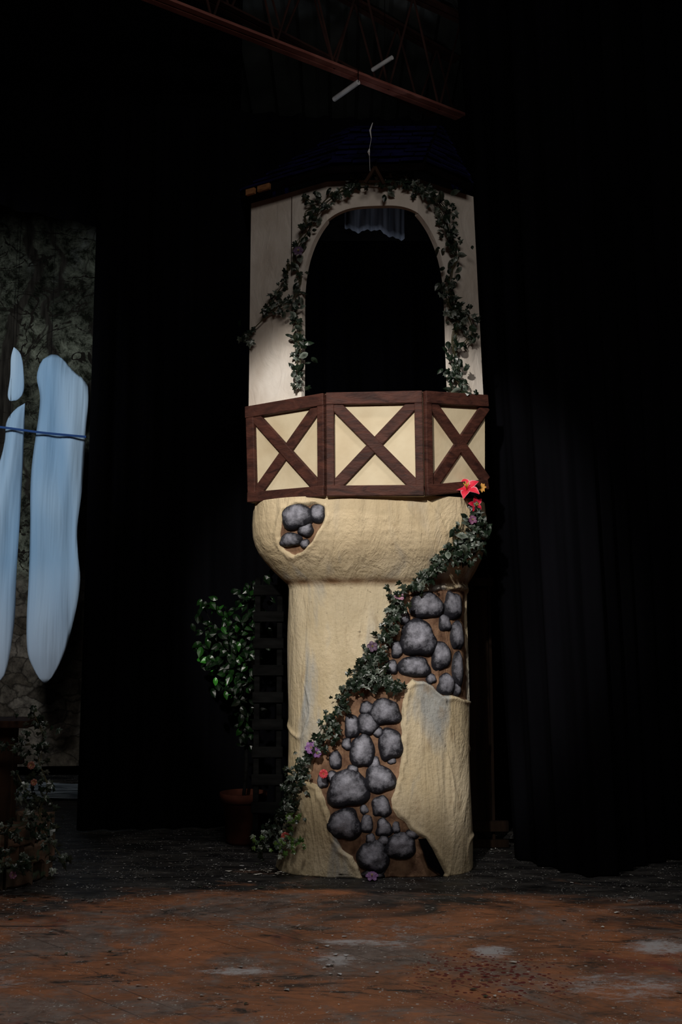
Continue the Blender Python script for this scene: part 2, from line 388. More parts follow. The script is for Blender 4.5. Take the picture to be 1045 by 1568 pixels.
for z in zs:
    cx,hw,b = prof(z)
    for j in range(NT+1):
        th = math.pi*j/NT
        c_, s_ = math.cos(th), math.sin(th)
        x = cx - hw*math.copysign(abs(c_)**(2/NE), c_); y = YBK - b*abs(s_)**(2/NE)
        nn = Vector((-c_, -s_, 0))
        sd_ = max(sdist(x, z, P) for P in patches) if s_ > .12 else -.5
        d = .016*noise.noise(Vector((x*2.2,y*2.2,z*1.6)))+.006*noise.noise(Vector((x*7,y*7,z*3)))
        rg_ = noise.noise(Vector((x*6+z*1.5,3,z*2.2)))
        d += .009*math.exp(-(rg_/.045)**2)*max(0,noise.noise(Vector((x*2+7,1,z*2)))+.15)*1.8
        sn = sd_ + .014*noise.noise(Vector((x*16,0,z*16)))
        k_ = max(0,min(1,(sn+.012)/.016)); lip = math.exp(-((sn+.018)/.014)**2)
        d += -.022*k_ + .010*lip
        zz = z
        if z < .02: zz = z+max(0,.012*noise.noise(Vector((x*14,y*9,0)))) 
        V.append(Vector((x,y,zz)) + nn*d)
        sda.append(max(0,min(1,.5+sn*4)))
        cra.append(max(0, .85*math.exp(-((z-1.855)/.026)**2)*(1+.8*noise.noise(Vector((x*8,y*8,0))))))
    for (xx) in (cx+hw, cx-hw):
        V.append(Vector((xx, 7.15, z))); sda.append(0); cra.append(0)
R = NT+3; Fc = []
for i in range(NZ):
    for j in range(R):
        a = i*R+j; b2 = i*R+(j+1)%R
        Fc.append((a, b2, b2+R, a+R))
Fc.append(tuple(NZ*R+j for j in range(R))); Fc.append(tuple(j for j in range(R))[::-1])
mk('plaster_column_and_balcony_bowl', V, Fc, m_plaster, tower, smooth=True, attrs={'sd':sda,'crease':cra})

rocks = [(655,928,52,40),(696,927,27,42),(641,978,56,54),(683,954,20,26),(703,973,19,44),(609,995,18,26),(636,1022,50,32),
 (677,1004,30,44),(704,1026,17,54),(685,1049,27,32),(703,1056,12,22),(662,1040,16,16),(620,945,16,24),(600,1022,20,22),
 (590,1091,50,40),(562,1085,24,20),(564,1109,34,32),(539,1113,25,36),(599,1140,38,50),(556,1152,38,50),(580,1122,16,16),(574,1170,18,22),
 (513,1165,20,28),(531,1140,16,20),(533,1209,64,56),(581,1194,46,44),(508,1190,18,18),(584,1236,30,34),(527,1263,50,48),(562,1262,20,32),(588,1268,26,30),
 (568,1285,16,18),(613,1297,52,38),(571,1313,50,46),(588,1288,20,18),(632,1278,22,16),(572,1339,38,14),(493,1197,18,22),(540,1180,18,16),(600,1165,14,12),
 (558,1240,14,16),(607,1268,14,20),
 (455,791,48,40),(486,786,24,30),(443,828,34,22),(468,811,24,22),(466,834,16,14)]
V = []; Fc = []; ha = []
for (cx_,cy_,w_,h_) in rocks:
    c0 = S(cx_,cy_); r2 = (S(cx_,cy_-h_/2).z-S(cx_,cy_+h_/2).z)/2*1.04
    ux = abs(S(cx_+w_/2,cy_).x-S(cx_-w_/2,cy_).x)/2*1.04
    sd_ = random.random()*50; H = min(ux,r2)*.55; seg, rg = 28, 9
    ph = random.uniform(0,3)
    i0 = len(V)
    for r in range(rg+1):
        q = r/rg
        for s in range(seg):
            a = 2*math.pi*s/seg
            n_ = 1+.22*noise.noise(Vector((math.cos(a)*1.3+sd_, math.sin(a)*1.3, 0)))+.06*math.cos(3*a+ph)
            sq = (abs(math.cos(a))**2.4+abs(math.sin(a))**2.4)**(-1/2.4)
            x = c0.x + ux*math.cos(a)*sq*n_*q; z = c0.z + r2*math.sin(a)*sq*n_*q
            z = max(z, .004)
            hh = (1-q**2.6)**.55
            lum = noise.noise(Vector((x*16+sd_, 1, z*16)))
            nn = nrm(x,z)
            V.append(Vector((x, yf(x,z), z)) + nn*(H*hh*(1+.25*lum) - .018))
            ha.append(max(0,min(1, (1-q**2.2)*.62+.34*math.sin(a)*q*(1-q*.6)+.20)))
    for r in range(rg):
        for s in range(seg):
            Fc.append((i0+r*seg+s, i0+(r+1)*seg+s, i0+(r+1)*seg+(s+1)%seg, i0+r*seg+(s+1)%seg))
mk('relief_rocks', V, Fc, m_rock, tower, smooth=True, attrs={'h':ha})
V=[];Fc=[]
B = [S(a,b) for a,b in black_px]
for p in B:
    p.z = max(p.z,.004); V.append(p+nrm(p.x,p.z)*.012)
mk('exposed_black_backing', V, [tuple(range(len(V)))], m_velvet, tower)

# ------------------------------------------------------------ balcony railing
top = [W(380,624,6.50), W(500,603,6.17), W(647,600,6.12), W(743,607,6.40)]
bot = [W(384,770,6.50), W(501,761,6.17), W(650,760,6.12), W(743,750,6.40)]
tV=[];tF=[];cV=[];cF=[]
def panel(i, lp, rp):
    A,B_,C_,D_ = top[i], top[i+1], bot[i+1], bot[i]
    Q = lambda u,v: (D_.lerp(C_,u)).lerp(A.lerp(B_,u), v)
    n = ((C_-D_).cross(A-D_)).normalized()
    if n.y > 0: n = -n
    Wd = (C_-D_).length; Hh = (A-D_).length
    k0 = len(cV)
    for q in (Q(0,0),Q(1,0),Q(1,1),Q(0,1)): cV.append(q+n*.0)
    for q in (Q(0,0),Q(1,0),Q(1,1),Q(0,1)): cV.append(q-n*.03)
    for f in ((0,1,2,3),(7,6,5,4),(0,4,5,1),(1,5,6,2),(2,6,7,3),(3,7,4,0)): cF.append(tuple(k0+j for j in f))
    def bm(u0,v0,u1,v1,w,t):
        a,b = Q(u0,v0),Q(u1,v1); d=(b-a).normalized(); s=n.cross(d).normalized()
        beam(tV,tF,a,b,s,n,w,t)
    pw = .052; rh = .080
    ul, ur = (.066 if i==0 else pw)/Wd, pw/Wd; vt = rh/Hh; vb = .068/Hh
    if lp: bm(ul/2,0,ul/2,1,ul*Wd,.034)
    if rp: bm(1-ur/2,0,1-ur/2,1,pw,.034)
    bm(0,1-vt/2,1,1-vt/2,rh,.040)
    bm(0,vb/2,1,vb/2,.068,.040)
    a0 = ul if lp else 0; a1 = 1-ur if rp else 1
    dx = .012/Wd
    bm(a0+dx-.02, vb-.01, a1-dx+.02, 1-vt+.01, .074, .022)
    bm(a0+dx-.02, 1-vt+.01, a1-dx+.02, vb-.01, .074, .029)
panel(0,True,True); panel(1,True,True); panel(2,True,False)
mk('railing_panels', cV, cF, m_cream, tower)
mk('railing_timbers', tV, tF, m_timber, tower, mods=[('BEVEL',dict(width=.006,segments=2))])
dk = [Vector((p.x*.98, p.y+.03, 2.386)) for p in bot] + [Vector((.95,7.12,2.386)), Vector((-.58,7.12,2.386))]
mk('balcony_deck', dk+[p+Vector((0,0,.03)) for p in dk], [tuple(range(6))[::-1], tuple(range(6,12))]+[(i,(i+1)%6,(i+1)%6+6,i+6) for i in range(6)], m_dark, tower)

# ------------------------------------------------------------ upper wall with arch
plan = [Vector((p.x,p.y+.045,0)) for p in top]
ZT, Z0 = 4.50, 2.93
def PU(u):
    i = min(2,int(u)); return plan[i].lerp(plan[i+1], u-i)
ul_, ur_ = .69, 2.46
xl, xr = PU(ul_).x, PU(ur_).x; xm=(xl+xr)/2; hx=(xr-xl)/2
def arch(x): 
    t=min(1,abs((x-xm)/hx)); return 3.74+.58*(1-t**3.0)**.5
def lean(p, z):
    return Vector((p.x - max(0,(p.x-.3))*.048*(z-3.0), p.y, z))
V=[];Fc=[]
def strip(us, fb, ft, rows):
    i0=len(V)
    for u in us:
        p=PU(u); lo=fb(p.x); hi=ft(p.x)
        for r in range(rows+1):
            z=lo+(hi-lo)*r/rows
            V.append(lean(p,z)+Vector((0,.008*noise.noise(Vector((p.x*3,5,z*3))),0)))
    for i in range(len(us)-1):
        for r in range(rows):
            a=i0+i*(rows+1)+r; Fc.append((a,a+rows+1,a+rows+2,a+1))
strip([ul_*i/10 for i in range(11)], lambda x:Z0, lambda x:ZT, 30)
strip([ur_+(3-ur_)*i/8 for i in range(9)], lambda x:Z0, lambda x:ZT, 30)
us=[]
for i in range(61):
    us.append(ul_+(ur_-ul_)*(.5-.5*math.cos(math.pi*i/60)))
us += [1.0,2.0]; us=sorted(set(us))
strip(us, arch, lambda x:ZT, 6)
mk('arched_upper_wall', V, Fc, m_wall, tower, smooth=False, mods=[('SOLIDIFY',dict(thickness=.04,offset=-1))])
V=[];Fc=[]
p=PU(.55); beam(V,Fc,Vector((p.x,p.y-.004,3.9)),Vector((p.x,p.y-.004,4.46)),Vector((1,0,0)),Vector((0,1,0)),.005,.005)
mk('wall_seam', V,Fc,m_brown,tower)
V=[];Fc=[]
for px_,sg in ((plan[0],1),(plan[3],-1)):
    xx=px_.x+sg*(.06 if sg>0 else .10)
    bar(V,Fc,Vector((xx,px_.y+.09,3.46)),Vector((xx,7.1,3.46)),.03,2.04)
mk('tower_side_walls', V,Fc,m_dark,tower)

# ------------------------------------------------------------ roof
E=[W(371,312,6.42),W(503,283,6.05),W(650,278,6.0),W(726,292,6.28)]
ez=4.52
E=[Vector((p.x,p.y,ez)) for p in E]
E[3].x-=.03
E=[Vector((E[0].x-.02,7.25,ez))]+E+[Vector((E[3].x+.02,7.25,ez))]
R1=W(545,194,6.85); R2=W(672,197,6.85)
R2.z=R1.z
V=[];Fc=[]
fac=[(E[0],E[1],R1,R1),(E[1],E[2],R1,R1),(E[2],E[3],R2,R1),(E[3],E[4],R2,R2),(E[4],E[5],R2,R2)]
for (a,b,c,d) in fac:
    n=((b-a).cross(d-a)).normalized()
    if n.z<0:n=-n
    rows=9
    for r in range(rows):
        v0=r/rows; v1=min(1,(r+1.35)/rows)
        L0,Rr=a.lerp(d,v0),b.lerp(c,v0); L1,R1_=a.lerp(d,v1),b.lerp(c,v1)
        wdt=(Rr-L0).length; nt=max(1,int(wdt/.13))
        off=(r%2)*.5
        for t in range(-1,nt+1):
            u0=max(0,(t+off+.03)/nt); u1=min(1,(t+1+off-.03)/nt)
            if u1-u0<.02: continue
            jit=random.uniform(-.006,.006)
            p=[L0.lerp(Rr,u0),L0.lerp(Rr,u1),L1.lerp(R1_,u1),L1.lerp(R1_,u0)]
            i0=len(V)
            for q,h in zip(p,(.035,.035,.006,.006)): V.append(q+n*(h+jit))
            for q,h in zip(p,(.022,.022,-.004,-.004)): V.append(q+n*(h+jit))
            for f in ((0,1,2,3),(7,6,5,4),(0,4,5,1),(1,5,6,2),(2,6,7,3),(3,7,4,0)): Fc.append(tuple(i0+j for j in f))
mk('roof_shingles',V,Fc,m_shingle,tower)
V=E+[R1,R2]; Fc=[(0,1,6),(1,2,6),(2,3,7,6),(3,4,7),(4,5,7),(5,0,6,7)]
mk('roof_deck',V,Fc,m_dark,tower)
V=[];Fc=[]
for a,b in ((E[1].lerp(E[2],.06),E[1].lerp(E[2],.16)),(E[1].lerp(E[2],.20),E[1].lerp(E[2],.34))): bar(V,Fc,a+Vector((0,-.01,-.02)),b+Vector((0,-.01,-.02)),.03,.04)
mk('roof_eave_blocks',V,Fc,m_eave,tower)
V=[];Fc=[]
for a,b in ((E[1],E[2]),(E[2],E[3]),(E[3],E[4])): bar(V,Fc,a+Vector((0,.015,-.02)),b+Vector((0,.015,-.02)),.03,.045)
mk('roof_eave_trim',V,Fc,m_eaved,tower)
V=[];Fc=[]
bar(V,Fc,W(560,280,6.02),W(575,256,6.0),.02,.02); bar(V,Fc,W(588,282,6.02),W(574,256,6.0),.02,.02)
mk('dormer_bracket',V,Fc,m_brown,tower)
V=[];Fc=[]
tube(V,Fc,[W(571,188,5.98),W(567,200,5.97),W(569,212,5.98)],[.002,.006,.002])
tube(V,Fc,[W(566,228,5.97),W(565,233,5.97),W(566,238,5.98)],[.003,.009,.003]); tube(V,Fc,[W(569,212,5.98),W(566,228,5.97)],.0012); tube(V,Fc,[W(566,238,5.98),W(567,262,5.99)],.0012)
mk('silver_ribbon',V,Fc,m_galv,tower)

# ------------------------------------------------------------ foliage
IVY=[(0,0),(.22,-.16),(.50,.0),(.36,.22),(.50,.50),(.20,.52),(0,1.0),(-.20,.52),(-.50,.50),(-.36,.22),(-.50,.0),(-.22,-.16)]
OVAL=[(0,-.05),(.2,.08),(.32,.35),(.28,.62),(.12,.88),(0,1.05),(-.12,.88),(-.28,.62),(-.32,.35),(-.2,.08)]
def add_leaf(V,Fc,C,p,nr,tipd,size,shape,cin,cout,cup=.12):
    t=(tipd-nr*tipd.dot(nr))
    if t.length<1e-4: t=Vector((0,0,-1))
    t.normalize(); s=nr.cross(t).normalized(); i0=len(V)
    V.append(p+t*size*.4+nr*size*cup); C.append(cin)
    for (a,b) in shape:
        V.append(p+s*a*size+t*b*size - nr*size*(.25*a*a+.12*b*b)); C.append(cout)
    m_=len(shape)
    for i in range(m_): Fc.append((i0,i0+1+i,i0+1+(i+1)%m_))
def rdir(base,amt):
    v=Vector((random.gauss(0,1),random.gauss(0,1),random.gauss(0,1))).normalized()
    return (base+v*amt).normalized()
def ivycol():
    r=random.random()
    if r<.62: ci=(.004,.010,.005)
    elif r<.90: ci=(.010,.022,.010)
    else: ci=(.026,.028,.014)
    e=random.choice([(.015,.028,.016),(.05,.065,.05),(.007,.015,.008),(.007,.015,.008),(.007,.015,.008),(.16,.19,.16)])
    return ci,e
def garland(name, paths, dens, spread, size, out=Vector((0,-1,0)), parent=None, seed=1, shape=IVY, gap=.35):
    random.seed(seed); V=[];Fc=[];C=[];sv=[];sf=[]
    for pi,P in enumerate(paths):
        pts=catmull(P,8)
        L=sum((pts[i+1]-pts[i]).length for i in range(len(pts)-1))
        wob=[p+Vector((.012*noise.noise(p*9),.008*noise.noise(p*7)-.012,.012*noise.noise(p*8+Vector((5,5,5))))) for p in pts]
        tube(sv,sf,wob,.0035,5)
        wob2=[p+Vector((.03*noise.noise(p*6+Vector((3,1,2))),-.01+.008*noise.noise(p*5),.03*noise.noise(p*6))) for p in pts]
        tube(sv,sf,wob2,.0025,5)
        n=int(L*dens)
        for k_ in range(n):
            f=random.random()*(len(pts)-1); i=int(f); p=pts[i].lerp(pts[i+1],f-i)
            nz=noise.noise(Vector((p.x*6+seed,p.y,p.z*6)))
            cl=.55+.9*max(0,nz+.35)
            if random.random() < gap*(.6-nz): continue
            sp=spread*cl
            off=Vector((random.gauss(0,.5)*sp, -abs(random.gauss(0,.4))*sp*.7-.012, random.gauss(0,.5)*sp))
            nr=rdir(out,.75); tip=rdir(Vector((0,-.1,-.6)),1.0)
            ci,e=ivycol()
            add_leaf(V,Fc,C,p+off,nr,tip,size*random.uniform(.55,1.2),shape,ci,e)
    nl=len(V); nf=len(Fc)
    V+=sv; Fc+=[tuple(q+nl for q in f) for f in sf]; C+=[(.04,.03,.015)]*len(sv)
    return mk(name,V,Fc,[m_ivy,m_stem],parent,cols=C,mi=[0]*nf+[1]*len(sf))
def onS(L,off=.03):
    r=[]
    for a,b in L:
        p=S(a,b); r.append(p+nrm(p.x,p.z)*off)
    return r
def onWall(L):
    r=[]
    for a,b in L:
        y=6.2
        for _ in range(8):
            p=W(a,b,y)
            for i in range(3):
                if p.x<=plan[i+1].x or i==2:
                    t=(p.x-plan[i].x)/(plan[i+1].x-plan[i].x); yy=plan[i].y+(plan[i+1].y-plan[i].y)*max(0,min(1,t)); break
            y=yy
        r.append(Vector((p.x,yy-.03,p.z)))
    return r
col_path=onS([(722,772),(724,800),(716,822),(704,838),(684,852),(664,868),(643,890),(615,910),(603,935),(598,962),(578,990),(566,1010),(568,1032),(545,1040),(527,1065),(512,1100),(500,1128),(480,1148),(463,1180),(452,1208)])
low=[W(452,1208,6.47),W(438,1238,6.5),(W(425,1262,6.5)),W(402,1290,6.52)]
garland('ivy_garland',[col_path,low],300,.068,.046,seed=3,gap=.3)
garland('ivy_garland',[onS([(540,1040),(570,1045),(598,1047),(612,1053)]),onS([(560,1012),(575,1035),(592,1042)])],300,.06,.046,seed=33,gap=.1)
garland('leafy_vine',[onS([(730,790),(738,815),(728,840),(700,858)]),onS([(706,788),(700,815),(690,840)])],90,.06,.06,seed=44,shape=OVAL,gap=.2)
ARC=[(457,592),(455,560),(457,520),(455,490),(452,465),(458,430),(452,405),(458,375),(468,350),(490,325),(515,303),(545,288),(582,285),(615,285),(650,300),(674,328),(688,365),(702,395),(686,430),(688,470),(705,490),(696,530),(700,560),(695,578),(712,600)]
garland('ivy_garland',[onWall(ARC)],125,.065,.046,seed=5,gap=.8)
garland('ivy_garland',[onWall([(450,462),(420,478),(402,495),(385,512),(372,520)]),onWall([(442,400),(436,435),(418,460),(410,480)]),onWall([(500,318),(480,312),(465,308)]),onWall([(470,350),(468,330),(480,322)]),
    onWall([(590,275),(625,285),(660,300),(690,330)]),onWall([(530,300),(560,270),(600,272),(640,285)]),onWall([(695,480),(715,482),(722,510),(712,530)])],85,.05,.046,seed=8,gap=.6)
garland('leafy_vine',[onWall([(a+random.uniform(-8,8),b) for a,b in ARC])],60,.085,.058,seed=15,shape=OVAL,gap=.3)

def flower(name,p,r,col,npet=6,face=Vector((0,-1,.2)),centre=(.5,.4,.05),pointed=True,edge=None):
    V=[];Fc=[];C=[]; face=face.normalized()
    up=Vector((0,0,1)); s=face.cross(up).normalized(); u=s.cross(face)
    for k_ in range(npet):
        a=2*math.pi*k_/npet+random.uniform(-.15,.15); d=s*math.cos(a)+u*math.sin(a); w=face.cross(d)
        i0=len(V); rows=6
        for j in range(rows+1):
            t=j/rows
            wd=r*(.30 if pointed else .42)*math.sin(math.pi*min(.97,(.12+t*.88 if pointed else .1+t*.75)))
            q=p+d*r*t+face*r*(.35*math.sin(t*2.2)-.15*t)
            cc=edge if edge else tuple(x*(.55+.6*t) for x in col)
            mid=col if edge else tuple(x*.6+.05 for x in col)
            V+= [q-w*wd+face*wd*.25, q-w*wd*.7+face*wd*.1, q, q+w*wd*.7+face*wd*.1, q+w*wd+face*wd*.25]; C+=[cc,mid,mid,mid,cc]
        for j in range(rows):
            for m_ in range(4):
                b=i0+5*j+m_; Fc.append((b,b+1,b+6,b+5))
    for k_ in range(5):
        a=k_*1.26; d=s*math.cos(a)+u*math.sin(a)
        i0=len(V); tube(V,Fc,[p,p+face*r*.4+d*r*.08,p+face*r*.6+d*r*.18],r*.03,5); C+=[centre]*(len(V)-i0)
    return mk(name,V,Fc,m_petal,None,smooth=True,cols=C)
flower('artificial_lily',S(714,757)+Vector((0,-.05,.02)),.10,(.68,.02,.05),5,face=Vector((-.2,-1,.9)),edge=(.80,.32,.38))
flower('artificial_lily',S(726,774)+Vector((0,-.06,0)),.055,(.55,.01,.04),5,face=Vector((.3,-1,-.1)),edge=(.62,.08,.13))
flower('artificial_daisy',S(735,754)+Vector((0,-.07,.02)),.035,(.8,.35,.02),8)
flower('artificial_violet',S(722,798)+Vector((0,-.06,0)),.03,(.18,.02,.12),5,pointed=False)
flower('artificial_violet',S(611,914)+Vector((0,-.07,0)),.032,(.45,.18,.30),5,pointed=False)
flower('artificial_violet',S(570,990)+Vector((0,-.07,0)),.035,(.08,.02,.08),5,pointed=False)
flower('artificial_violet',S(477,1143)+Vector((0,-.07,0)),.04,(.28,.10,.36),6,pointed=False)
flower('artificial_violet',S(486,1152)+Vector((0,-.06,0)),.028,(.2,.05,.28),6,pointed=False)
flower('artificial_carnation',S(496,1183)+Vector((0,-.06,0)),.028,(.7,.01,.03),8,pointed=False)
flower('artificial_carnation',W(437,1281,6.42),.028,(.55,.05,.03),8,pointed=False)
flower('artificial_violet',onWall([(458,393)])[0]+Vector((0,-.06,0)),.035,(.08,.02,.10),6,pointed=False)
pf=G(570,1348); flower('artificial_violet',Vector((pf.x,pf.y,.02)),.04,(.22,.08,.28),6,face=Vector((0,-.6,1)),pointed=False)
random.seed(4); V=[];Fc=[];C=[]
for i in range(60):
    c0=random.choice([W(447,1258,6.42),W(440,1285,6.40),W(455,1296,6.40),W(395,1290,6.45),W(435,1300,6.38)])
    q=c0+Vector((random.gauss(0,.035),random.gauss(0,.02),random.gauss(0,.03))); q.z=max(.02,q.z)
    ci=random.choice([(.05,.11,.02),(.08,.15,.03),(.02,.035,.02),(.14,.16,.12)])
    add_leaf(V,Fc,C,q,rdir(Vector((0,-1,.3)),.7),rdir(Vector((0,0,.3)),1),random.uniform(.025,.045),IVY,ci,tuple(x*1.2 for x in ci))
mk('foliage_sprig',V,Fc,m_ivy,cols=C)

# ------------------------------------------------------------ potted tree + rack
pot=empty('potted_ficus_tree')
pc=Vector((-.72,7.45,0))
prf=[(.0,.0),(.115,.0),(.125,.02),(.150,.30),(.172,.30),(.175,.36),(.155,.36),(.145,.32),(.0,.32)]
V=[];Fc=[];seg=32
for (r,z) in prf:
    for s in range(seg):
        a=2*math.pi*s/seg; V.append(pc+Vector((r*math.cos(a),r*math.sin(a),z+.001)))
for i in range(len(prf)-1):
    for s in range(seg): Fc.append((i*seg+s,i*seg+(s+1)%seg,(i+1)*seg+(s+1)%seg,(i+1)*seg+s))
mk('terracotta_pot',V,Fc,m_clay,pot,smooth=True)
V=[];Fc=[];LV=[];LF=[];LC=[]; random.seed(12)
base=pc+Vector((0,0,.3)); fork=W(372,1080,7.42)
tube(V,Fc,catmull([base,pc+Vector((.02,0,.6)),fork],6),.014,7)
cl=[(385,890,.9),(405,882,.6),(345,930,1),(318,960,.9),(310,925,.5),(362,965,1),(340,995,1),(378,1000,1),(330,1025,.9),(372,1035,.9),(380,915,1),(352,1045,.5),(378,1070,.5),(372,1105,.5),(395,940,.9),(384,1125,.35),(312,985,.5)]
for (a,b,wt) in cl:
    tgt=W(a,b,7.38+random.uniform(-.10,.10))
    mid=fork.lerp(tgt,.5)+Vector((0,0,.05)) if b<1070 else fork.lerp(tgt,.5)
    br=catmull([fork,mid,tgt],6); tube(V,Fc,br,.005,5)
    for i in range(int(26*wt)):
        q=br[random.randint(7,len(br)-1)]+Vector((random.gauss(0,.055),random.gauss(0,.05),random.gauss(0,.06)))
        br_=random.random()
        ci=(.003,.013,.003) if br_<.65 else ((.007,.035,.005) if br_<.92 else (.016,.085,.010))
        if b in (1025,) and br_>.45: ci=(.05,.30,.03)  # brightly lit cluster: the light is put into the leaf colour
        if b>1060: ci=tuple(x*.4 for x in ci)
        add_leaf(LV,LF,LC,q,rdir(Vector((0,-1,.4)),.8),rdir(Vector((0,0,-.8)),.9),random.uniform(.055,.085),OVAL,ci,tuple(x*.8 for x in ci))
mk('trunk_and_branches',V,Fc,m_dark,pot,smooth=True)
mk('ficus_leaves',LV,LF,m_ivy,pot,cols=LC)
V=[];Fc=[]
for x in (-.60,-.44): bar(V,Fc,Vector((x,7.12,0)),Vector((x,7.12,1.92)),.04,.04)
for i in range(10):
    bar(V,Fc,Vector((-.63,7.09,.12+i*.19)),Vector((-.41,7.09,.12+i*.19)),.02,.075)
mk('slatted_rack',V,Fc,m_dark,mods=[('BEVEL',dict(width=.004,segments=1))])

V=[];Fc=[]
bar(V,Fc,Vector((.95,7.32,0)),Vector((.95,7.32,1.95)),.06,.04); bar(V,Fc,Vector((1.10,7.32,0)),Vector((1.10,7.32,1.95)),.02,.04)
bar(V,Fc,Vector((.90,7.30,1.90)),Vector((1.13,7.30,1.90)),.03,.06); bar(V,Fc,Vector((.90,7.28,.15)),Vector((1.2,7.28,.15)),.04,.07); bar(V,Fc,Vector((.90,7.28,.03)),Vector((1.2,7.28,.03)),.04,.05)
i0=len(V)
V+= [Vector((.98,7.34,.1)),Vector((1.09,7.34,.1)),Vector((1.09,7.34,1.9)),Vector((.98,7.34,1.9))]; Fc.append((i0,i0+1,i0+2,i0+3))
mk('wooden_flat_frame',V,Fc,m_brownd)

V=[];Fc=[]
n=40
for i in range(n+1):
    u=i/n; px=528+92*u
    for j in range(9):
        v=j/8; lowy=348+16*u+ (4*math.sin(u*9))
        py=286+(lowy-286)*v
        V.append(W(px,py,6.9)+Vector((0,.02*math.sin(u*26+v*2)+.012*math.sin(u*61),0)))
for i in range(n):
    for j in range(8): Fc.append((i*9+j,(i+1)*9+j,(i+1)*9+j+1,i*9+j+1))
mk('hanging_cloth',V,Fc,m_rag,tower,smooth=True,mods=[('SOLIDIFY',dict(thickness=.004))])

# ------------------------------------------------------------ mural and drapes
a=Vector((-6.6,10.4,.12)); b=Vector((-1.2,11.0,.12))
V=[a,b,b+Vector((0,0,6.7)),a+Vector((0,0,6.7))]; d=Vector((0,.03,0)); V+=[p+d for p in V]
mk('forest_backdrop',V,[(0,1,2,3),(7,6,5,4),(0,4,5,1),(1,5,6,2),(2,6,7,3),(3,7,4,0)],m_mural)
V=[];Fc=[]
for i in range(21):
    for j in range(9):
        x=-4.4+2.2*i/20; y=9.3+1.0*j/8
        V.append(Vector((x,y,.006+.03*max(0,noise.noise(Vector((x*3,y*5,0)))))))
for i in range(20):
    for j in range(8): Fc.append((i*9+j,(i+1)*9+j,(i+1)*9+j+1,i*9+j+1))
mk('lit_floor_sheet',V,Fc,m_litfloor,smooth=True)  # added pale sheet, stands in for the lit floor by the backdrop
def cloth(name,outl,y,parent):
    P=[W(a_,b_,y) for a_,b_ in outl]
    P=[q for q in catmull(P+[P[0]],5)][:-1]
    zt=max(p.z for p in P); zb_=min(p.z for p in P)
    rows=70; V=[];Fc=[]; cols=14
    for r in range(rows+1):
        z=zb_+.004+(zt-zb_-.008)*r/rows; X=[]
        for i in range(len(P)):
            p,q=P[i],P[(i+1)%len(P)]
            if (p.z-z)*(q.z-z)<=0 and abs(p.z-q.z)>1e-9: X.append(p.x+(q.x-p.x)*(z-p.z)/(q.z-p.z))
        lo,hi=min(X),max(X)
        for k_ in range(cols+1):
            t=k_/cols; x=lo+(hi-lo)*t
            V.append(Vector((x,y-.05*math.sin(math.pi*t)*min(1,(hi-lo)*3)-.05*noise.noise(Vector((x*7,0,z*1.2))),z)))
    for r in range(rows):
        for k_ in range(cols):
            q=r*(cols+1)+k_; Fc.append((q,q+1,q+cols+2,q+cols+1))
    return mk(name,V,Fc,m_drape,parent,smooth=True,mods=[('SOLIDIFY',dict(thickness=.012))])
dr=empty('hanging_cloth_drapes')
cloth('wide_drape',[(66,549),(78,543),(93,546),(112,568),(134,592),(131,660),(126,750),(118,810),(120,850),(124,885),(120,920),(110,960),(98,1000),(84,1030),(70,1046),(60,1040),(50,1020),(43,1000),(40,960),(42,900),(46,800),(48,720),(55,660),(60,610),(56,580),(60,560)],9.5,dr)
cloth('small_drape',[(22,532),(32,543),(36,570),(36,598),(28,611),(16,614),(10,604),(15,575),(17,548)],9.5,dr)
cloth('narrow_drape',[(38,617),(37,650),(34,720),(30,800),(25,880),(22,950),(14,1010),(3,1040),(-20,1045),(-38,1000),(-40,900),(-15,760),(5,680),(8,645),(24,626)],9.5,dr)
V=[];Fc=[]
tube(V,Fc,catmull([W(-60,648,9.38),W(8,655,9.38),W(60,662,9.38),W(132,669,9.38)],6),.012,6)
mk('blue_strap',V,Fc,m_rope,dr)
V=[];Fc=[]
for (a_,b_) in ((78,547),(24,536),(15,640)):
    p=W(a_,b_,9.5); tube(V,Fc,[p,Vector((p.x,p.y,7.3))],.002,4)
mk('added_support_wires',V,Fc,m_velvet,dr)  # added wires, made up so the drapes have support; none are seen

# ------------------------------------------------------------ wishing well left
well=empty('wishing_well'); wc=Vector((-2.28,6.42,0)); random.seed(21)
V=[];Fc=[]
for ring in range(3):
    nb=14
    for k_ in range(nb):
        a0=2*math.pi*(k_+.5*(ring%2)+.04)/nb; a1=2*math.pi*(k_+1+.5*(ring%2)-.04)/nb
        z0=.002+ring*.118; z1=z0+.112; r0=.27; r1=.43+random.uniform(-.012,.018)
        i0=len(V); ns=3
        for s in range(ns+1):
            a_=a0+(a1-a0)*s/ns
            for (r,z) in ((r0,z0),(r1,z0),(r1,z1),(r0,z1)): V.append(wc+Vector((r*math.cos(a_),r*math.sin(a_),z)))
        for s in range(ns):
            for q in range(4): Fc.append((i0+s*4+q,i0+(s+1)*4+q,i0+(s+1)*4+(q+1)%4,i0+s*4+(q+1)%4))
        Fc.append((i0+3,i0+2,i0+1,i0)); Fc.append((i0+ns*4,i0+ns*4+1,i0+ns*4+2,i0+ns*4+3))
mk('stone_ring',V,Fc,m_wellstone,well,mods=[('BEVEL',dict(width=.014,segments=3))])
V=[];Fc=[]
bar(V,Fc,Vector((-2.12,6.4,0)),Vector((-2.12,6.4,.93)),.10,.09); bar(V,Fc,Vector((-2.60,6.4,0)),Vector((-2.60,6.4,.93)),.10,.09)
bar(V,Fc,Vector((-2.75,6.4,.955)),Vector((-1.95,6.4,.955)),.34,.045)
bar(V,Fc,Vector((-2.70,6.4,.72)),Vector((-2.02,6.4,.72)),.05,.05)
mk('wooden_frame',V,Fc,m_brown,well,mods=[('BEVEL',dict(width=.006,segments=2))])
